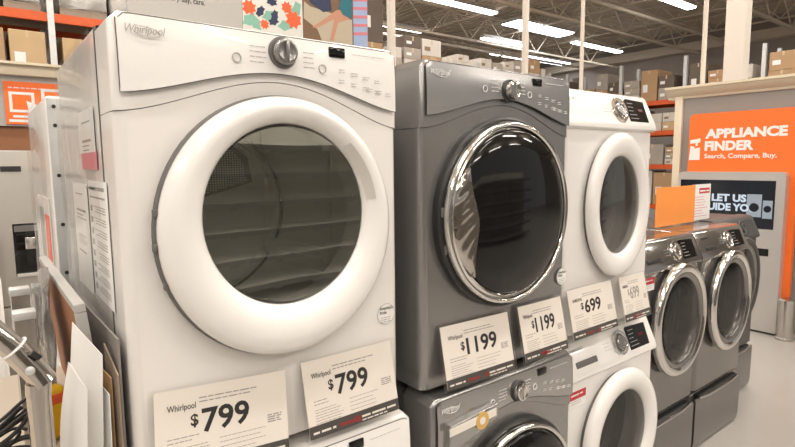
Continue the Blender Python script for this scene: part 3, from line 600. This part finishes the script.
# left rack, deep behind the refrigerators
rl = (-1.55, 8.0, 0); rack('orange-beamed storage rack high behind the refrigerator bay', rl, 0, 4.66, (1.2, 2.86, 3.80), 1.1, 5.2, 2)
for x, w_, m, lb in ((.02, .20, 'carton', 'brown carton at the frame edge on the rack behind the orange sign'), (.275, .42, 'carton2', 'tall tan carton on the rack above the orange sign'), (.865, .5, 'carton2', 'tan carton right of the rack\'s grey upright')):
    if x < .8: carton(lb, (x, 8.02, 2.862), 0, w_, .9, .66, m, 'cartons on the left rack')
carton('tan carton right of the left rack\'s grey upright', (.90, 8.02, 2.862), 0, .46, .9, .62, 'carton2', 'cartons on the left rack')
carton('brown carton hidden mostly by the white dryer\'s top edge', (1.40, 8.02, 2.862), 0, .5, .9, .64, 'carton', 'cartons on the left rack')
def wrapped(label, loc, w, d, h):
    t = thing('wrapped_appliance', label, 'wrapped goods', loc, 0, 'shrink-wrapped goods on the left rack')
    b = NB(); box(b, 0, w, 0, d, .10, h, .03, 2); bmesh.ops.subdivide_edges(b, edges=b.edges[:], cuts=3, use_grid_fill=True)
    for v in b.verts: v.co += Vector([rnd.uniform(-.01, .01) for _ in range(3)])
    mk('wrap', b, 'wrap', t, 60); b = NB(); [box(b, 0, w, y, y+.1, 0, .075) for y in (0, d/2-.05, d-.1)]; box(b, 0, w, 0, d, .07, .095); mk('pallet', b, 'hard', t, 0)
for x, w_, lb in ((-.35, .55, 'wrapped goods at the frame edge above the orange beam'), (.25, .42, 'shrink-wrapped appliance left of the rack upright, above the beam'), (.90, .6, 'shiny shrink-wrapped appliance right of the rack upright'), (1.55, .9, 'shrink-wrapped load beside the white dryer\'s top corner')):
    wrapped(lb, (x, 8.03, 3.802), w_, .9, .75)
# racks behind the display board and the grey dryer
ra = (2.75, 6.6, 0); rack('tall storage rack packed with boxes right of the display board', ra, 0, 3.0, (1.0, 2.0, 2.95), 1.0, 4.0)
fill(ra, 0, 1.75, 2.92, 2.95, 1.5, 2.0, 'cartons on the tall rack', 'the tall rack\'s top level', 23, mats=('carton', 'carton', 'carton5', 'carton4', 'carton2'))
rb = (6.4, 7.6, 0); rack('lower storage rack of mixed boxes behind the grey dryer', rb, 0, 5.2, (1.5, 2.6, 3.55), 1.0, 3.9, 2)
fill(rb, 0, .05, 5.1, 3.55, .35, .75, 'cartons on the low rack', 'the low rack\'s top level', 32, (2.6,), mats=('carton3', 'carton5', 'carton', 'carton4', 'carton3'))
rc_ = (12.2, 11.2, 0); rack('far storage rack between the two thin poles', rc_, 0, 6.6, (1.5, 3.0, 4.0), 1.0, 4.6, 2)
fill(rc_, 0, .05, 6.5, 4.0, .5, .9, 'cartons on the far rack', 'the far rack\'s top level', 42, (3.3,), mats=('carton4', 'carton', 'carton', 'carton5'))
# rack beyond the kiosk, running towards the camera
rd = (14.0, 10.5, 0); rack('orange-beamed rack of boxes left of the kiosk and above its cornice', rd, R(-90), 8.6, (.5, 1.55, 2.43, 3.22), 1.0, 4.25, 5)
for z, h0, h1, sd, lv in ((.5, .5, .9, 51, 'lowest'), (1.55, .4, .7, 52, 'second'), (2.43, .45, .62, 53, 'third'), (3.22, .35, .95, 54, 'top')):
    fill(rd, R(-90), .4 if lv == 'top' else 3.5, 8.5 if lv == 'top' else 5.8, z, h0, h1, 'cartons on the kiosk rack', f'the kiosk rack\'s {lv} level', sd, (1.72, 3.44, 5.16, 6.88), (.38, .6))
# ------------------------------------------------------------------ left: refrigerators under a sign bay
bay = thing('display_bay', 'cream-topped refrigerator display bay at the frame\'s left', 'display bay', (0, 4.5, 0))
b = NB(); box(b, -1.6, 1.5, -.06, .06, 2.42, 2.52, .006); box(b, -1.6, 1.5, -.10, .08, 2.505, 2.525); mk('header_rail', b, 'cream', bay)
b = NB(); box(b, -1.6, 1.5, -.01, .05, 2.00, 2.42); mk('header_panel', b, 'greyboard', bay, 0)
b = NB(); box(b, -1.6, 1.5, .02, .05, 1.60, 1.999); mk('back_panel', b, 'brown', bay, 0)
b = NB(); box(b, 1.5, 1.56, -.06, .9, 0, 2.52); mk('side_panel', b, 'tan', bay, 0)
b = NB(); box(b, -1.66, -1.6, -.06, .9, 0, 2.52); mk('side_panel', b, 'tan', bay, 0)
t = thing('sign', 'orange sign with a white screen-and-cursor icon at the left', 'sign', (.02, 4.478, 2.015))
b = NB(); box(b, 0, .62, 0, .010, 0, .355); sg = mk('sign_board', b, 'orange', t, 0)
b = NB()
def frame(bm, x0, x1, z0, z1, w_, y): box(bm, x0, x1, y-.001, y, z1-w_, z1); box(bm, x0, x0+w_, y-.001, y, z0+w_, z1-w_); box(bm, x0, x1, y-.001, y, z0, z0+w_); box(bm, x1-w_, x1, y-.001, y, z0+w_, z1-w_)
frame(b, .03, .21, .10, .27, .022, 0); box(b, .05, .21, -.001, 0, .055, .075); prism(b, [(.15, .20), (.27, .15), (.225, .12), (.265, .07), (.24, .05), (.20, .10), (.17, .07)], -.0022, -.001); frame(b, .26, .45, .14, .31, .025, 0); mk('icon', b, 'wpaper', sg, 0)
b = NB(); lines(b, .02, .25, .018, 1, .01, 0, .022, random.Random(3), .02); lines(b, .03, .40, .30, 1, .01, 0, .008, random.Random(4), .02); mk('sign_print', b, 'wpaper', sg, 0)['kind'] = 'stuff'
fr = thing('refrigerator', 'grey refrigerator with black ice and water dispenser', 'refrigerator', (-.33, 3.72, 0))
b = NB(); box(b, 0, .90, .06, .78, .03, 1.78, .008); mk('cabinet', b, 'graph_side', fr)
b = NB(); box(b, .003, .60, 0, .058, .62, 1.775, .010, 3); dl = mk('door', b, 'fridge', fr)
b = NB(); box(b, .608, .897, 0, .058, .62, 1.775, .010, 3); d2 = mk('door', b, 'fridge', fr)
b = NB(); box(b, .003, .897, 0, .058, .05, .612, .010, 3); mk('freezer_drawer', b, 'fridge', fr)
b = NB(); box(b, .295, .485, -.004, .01, .84, 1.235, .006); dsp = mk('dispenser', b, 'black', dl, 30); b = NB(); box(b, .305, .475, -.006, -.003, 1.175, 1.22); mk('dispenser_display', b, 'gasket', dsp, 0)
b = NB(); box(b, .365, .43, -.02, -.003, 1.04, 1.13, .006); mk('dispenser_lever', b, 'chrome_soft', dsp); b = NB(); box(b, .30, .48, -.03, .0, .835, .86, .004); mk('drip_tray', b, 'steel', dsp)
for x in (.575, .633):
    b = NB(); tube(b, [(x, 0, .75), (x, -.05, .78), (x, -.05, 1.60), (x, 0, 1.63)], .011, 8); mk('handle', b, 'chrome_soft', dl if x < .6 else d2)
b = NB(); box(b, .255, .38, -.003, .001, 1.62, 1.66); mk('door_badge', b, 'dark', dl, 0)
t = thing('range_cooker', 'pale cooker standing before the grey refrigerator at the frame edge', 'cooker', (-.80, 3.05, 0))
b = NB(); box(b, 0, .66, 0, .60, .03, .93, .006); mk('cabinet', b, 'swhite', t); b = NB(); box(b, 0, .66, .50, .60, .93, 1.24, .01); mk('backsplash', b, 'swhite', t)
b = NB(); box(b, .02, .64, -.03, 0, .25, .80, .01); dd = mk('oven_door', b, 'swhite', t); b = NB(); tube(b, [(.08, -.03, .74), (.08, -.07, .74), (.58, -.07, .74), (.58, -.03, .74)], .01, 8); mk('handle', b, 'chrome_soft', dd)
for x in (.12, .26, .40, .54): b = NB(); lathe(b, [(.025, 0), (.022, -.03), (0, -.03)], x, .87, 20); mk('knob', b, 'dark', t)
b = NB(); box(b, .04, .62, .04, .56, 0, .032); mk('plinth', b, 'dark', t)
# white machine back to back with the big dryer
t = thing('dryer', 'film-wrapped white machine behind the large white dryer, its steel back showing', 'dryer', (-.025, .90, B0-.06))
b = NB(); box(b, 0, .69, .012, .72, 0, .955, .012, 3); mk('cabinet', b, 'swhite', t)
b = NB(); box(b, .004, .686, 0, .011, .01, .945); bp = mk('back_plate', b, 'galv', t, 0)
for z in (.06, .22, .38, .54, .70, .86, .92): b = NB(); lathe(b, [(.006, 0), (.006, -.003), (0, -.004)], .022, z, 12); mk('screw', b, 'dark', bp)
b = NB(); box(b, -.004, -.001, .10, .50, .30, .62); pg = mk('notice_page', b, 'wpaper', t, 0); b = NB(); box(b, -.005, -.004, .12, .26, .40, .56); mk('notice_print', b, 'coral', pg, 0); b = NB(); box(b, -.005, -.004, .30, .46, .34, .58); mk('notice_print', b, 'greyink', pg, 0)
b = NB(); sheet(b, lambda u, v: (-.010-.006*abs(math.sin(11*u+4*v)), lerp(.02, .70, u), lerp(.04, .95, v)), 30, 30); mk('plastic_film', b, 'film', t, 80)
t2 = thing('washing_machine', 'white washer under the film-wrapped machine, behind the row', 'washing machine', (-.025, .90, 0))
b = NB(); box(b, 0, .69, .012, .72, .02, .922, .012, 3); mk('cabinet', b, 'swhite', t2); b = NB(); box(b, .004, .686, 0, .011, .03, .92); mk('back_plate', b, 'galv', t2, 0); b = NB(); box(b, .03, .66, .04, .69, 0, .02); mk('plinth', b, 'dark', t2)
# ------------------------------------------------------------------ clutter on a bench beside the white dryer
t = thing('bench', 'beige bench top beside the white dryer, piled with scrap', 'bench', (0, 0, 0))
b = NB(); box(b, -1.1, -.005, -.12, .885, .965, 1.0, .004); mk('bench_top', b, 'table', t)
for x in (-1.05, -.06):
    for y in (-.07, .83): b = NB(); box(b, x-.025, x+.025, y-.025, y+.025, 0, .966); mk('leg', b, 'steel', t, 0)
ZB = 1.001
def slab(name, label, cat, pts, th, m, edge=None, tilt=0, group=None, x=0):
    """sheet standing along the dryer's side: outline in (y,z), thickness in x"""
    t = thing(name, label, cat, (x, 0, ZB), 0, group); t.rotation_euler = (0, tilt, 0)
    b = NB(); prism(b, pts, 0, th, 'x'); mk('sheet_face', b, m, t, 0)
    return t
slab('shade_sheet', 'dull grey card sheet flat against the white dryer\'s side', 'card', [(.02, 0), (.64, 0), (.64, .285), (.02, .305)], .004, 'shadegrey', x=-.0165)  # dark sheet added in place of the shade low on the dryer's side
# thick board: brown face, grey edge strip
t = thing('leaning_board', 'thick brown board with grey edges leaning beside the white dryer', 'board', (-.022, 0, ZB), 0); t.rotation_euler = (0, R(-5.5), 0)
b = NB(); box(b, -.020, -.0185, .135, .865, .0, .355); mk('brown_face', b, 'brown', t, 0); 
b = NB(); box(b, -.0185, .0, .12, .87, .0, .352); mk('foam_core', b, 'greyboard', t, 0)
b = NB(); box(b, -.021, .0005, .105, .1195, .0, .3525, .001); box(b, -.021, .0005, .105, .875, .353, .372, .002); mk('edge_strip', b, 'greyboard', t, 0)
def paper(label, path_top, path_bot, m='wpaper', th=.0012, name='paper_sheet', grp='papers standing beside the dryer', bulge=.008, cat='paper'):
    o0 = Vector(path_bot[0]); t = thing(name, label, cat, o0, 0, grp); a, c = [Vector(p)-o0 for p in path_top]; d, e = [Vector(p)-o0 for p in path_bot]
    b = NB()
    def f(u, v):
        p = d.lerp(e, u).lerp(a.lerp(c, u), v); return p + Vector((-bulge*math.sin(math.pi*v)*(1-u), -bulge*.5*math.sin(math.pi*u), 0))
    sheet(b, f, 10, 12); solid(b, th); mk('sheet_face', b, m, t, 60); return t
paper('tall white paper with a pointed upper corner, tallest of the papers', [(-.083, .10, 1.336), (-.045, .02, 1.280)], [(-.095, .10, ZB), (-.060, .02, ZB)])
paper('curved white paper leaning in front of the tallest one', [(-.100, .05, 1.270), (-.078, .0, 1.225)], [(-.122, .05, ZB), (-.092, -.01, ZB)], bulge=.012)
paper('white paper tucked behind the pointed one', [(-.072, .098, 1.275), (-.050, .035, 1.245)], [(-.080, .098, ZB), (-.056, .035, ZB)])
paper('tan folder edge right of the white papers', [(-.046, .098, 1.240), (-.030, .04, 1.222)], [(-.046, .098, ZB), (-.032, .04, ZB)], 'kraft', .003, 'card_folder', bulge=.002, cat='folder')
paper('pale sheet inside the tan folder', [(-.056, .09, 1.222), (-.038, .02, 1.195)], [(-.058, .09, ZB), (-.042, .02, ZB)], 'wpaper', .002, bulge=.002)
paper('brown hardboard offcut nearest the dryer\'s front corner', [(-.027, .098, 1.280), (-.019, .01, 1.235)], [(-.024, .098, ZB), (-.019, .01, ZB)], 'hard', .003, 'hardboard_offcut', bulge=0, cat='board')
# square metal posts
def post(label, x, y, h):
    t = thing('metal_post', label, 'metal post', (x, y, ZB), 0, 'square metal posts in the scrap'); w_ = .020
    b = NB(); box(b, -w_, w_, -w_, w_, 0, h, .001)
    for k in range(-3, 4): box(b, k*.0052-.0012, k*.0052+.0012, -w_-.0015, -w_+.001, 0, h)
    mk('shaft', b, 'chrome_soft', t, 0); b = NB(); box(b, -w_-.002, w_+.002, -w_-.003, w_+.002, h, h+.018, .002); mk('cap', b, 'galv', t)
post('square metal post with white cap, nearer and lower', -.154, .30, .312); post('square metal post with white cap, farther and taller', -.150, .52, .325)
# chrome pipe with elbow
t = thing('chrome_pipe', 'chrome pipe with a jointed elbow at the lower left corner', 'pipe', (0, 0, ZB))
b = NB(); tube(b, [(-.155, .0, 0), (-.155, .0, .250)], .0195, 24); tube(b, [(-.155, .0, .235), (-.154, .0, .258)], .0205, 24); mk('upright_pipe', b, 'dchrome', t, 60)
b = NB(); tube(b, [(-.143, -.004, .256), (-.156, 0, .279), (-.19, .0, .335), (-.25, .0, .415), (-.36, .0, .55)], lambda u: .0215 if u < .6 else .0205, 24); ap = mk('angled_pipe', b, 'dchrome', t, 60)
b = NB(); lathe(b, [(.0075, -.020), (.0075, -.026), (.004, -.028), (0, -.028)], -.166, .290, 20); mk('screw', b, 'galv', ap)
b = NB(); prism(b, [(-.165, .318), (-.152, .306), (-.146, .312), (-.158, .325)], -.0235, -.014); mk('slot', b, 'dark', ap, 0)
b = NB(); tube(b, [(-.186+0.0235*math.cos(R(a))*.78, -.0235*math.sin(R(a)), .330+.0235*math.cos(R(a))*.62) for a in range(0, 360, 20)], .0022, 6, True); mk('tie', b, 'wpaper', ap)
# loose clear film, hung over the posts and pressed against the board
for k, (lb, x0, y0, z1) in enumerate((('crumpled clear film hanging beside the brown board', -.094, .40, 1.405), ('second fold of clear film nearer the metal posts', -.116, .36, 1.375))):
    t = thing('plastic_film', lb, 'film', (x0, y0, ZB), 0, 'loose film in the scrap'); rg = random.Random(k)
    b = NB(); H = z1-ZB
    sheet(b, lambda u, v: (.005*math.sin(9*u+k)+.003*math.sin(14*v+5*u)-.004*v, .30*u-.02+.01*math.sin(8*v), H*v*(1-.25*u*u)), 26, 26); solid(b, .0008); mk('film_sheet', b, 'film2', t, 80)
# printed packet and cables
t = thing('packet', 'red and yellow packet lying under the clear film', 'packet', (-.118, .33, ZB)); t.rotation_euler = (0, 0, R(20))
b = NB(); box(b, -.03, .03, -.02, .02, 0, .13, .012, 3); mk('packet_body', b, 'yellow', t); b = NB(); box(b, -.0305, .0305, -.0206, .0206, .085, .118, .006); mk('packet_band', b, 'coral', t)
for k in range(7):
    rg = random.Random(40+k); t = thing('cable', ['black cable looping lowest, beside the chrome pipe', 'black cable arching highest over the bench', 'black cable coil behind the chrome pipe', 'black cable end hanging at the bench front', 'thin black cable running towards the packet', 'black cable tangled at the frame\'s left edge', 'thick black cable at the bottom of the tangle'][k], 'cable', (-.205, .14, ZB), 0, 'black cables in the scrap')
    cx, cy = rg.uniform(-.02, .015), rg.uniform(-.015, .015); r0 = rg.uniform(.048, .066); rz_ = .0035+.001*(k % 3)
    pts = [(cx+r0*(1+.18*math.sin(2.3*a+k))*math.cos(a), cy+r0*.9*math.sin(a+.3*k), .030+.019*k+.35*(r0*.9*math.sin(a+.3*k))+.0006*i) for i, a in enumerate([i*.22 for i in range(27)])]
    pts = [(pts[0][0]-.01, pts[0][1]-.012, rz_)]*(k == 0) + pts
    b = NB(); tube(b, pts, rz_, 8); mk('cable_run', b, 'cable', t, 60)
# ------------------------------------------------------------------ shelving across the aisle (seen in the door glass)
t = thing('gondola_shelf', 'grey shelving across the aisle, mirrored in the dryer door glass', 'shelving', (-2.4, -4.9, 0))
b = NB(); box(b, 0, 9.6, -.10, -.04, .0, 2.35); mk('back_panel', b, 'shelf', t, 0)
for z in (.18, .55, .92, 1.29, 1.66, 2.03):
    b = NB(); box(b, 0, 9.6, -.05, .55, z-.035, z); sh = mk('shelf', b, 'shelf', t, 0); b = NB(); box(b, 0, 9.6, .55, .57, z-.05, z+.01); mk('shelf_lip', b, 'shelfdark', sh, 0)
    b = NB(); [box(b, x, x+.12, .571, .575, z-.075, z+.0) for x in [.3+i*.62 for i in range(15)]]; mk('ticket_strip', b, 'shelfdark', sh, 0)
for i in range(9): b = NB(); box(b, i*1.19, i*1.19+.05, -.04, .0, 0, 2.4); mk('upright', b, 'shelf', t, 0)
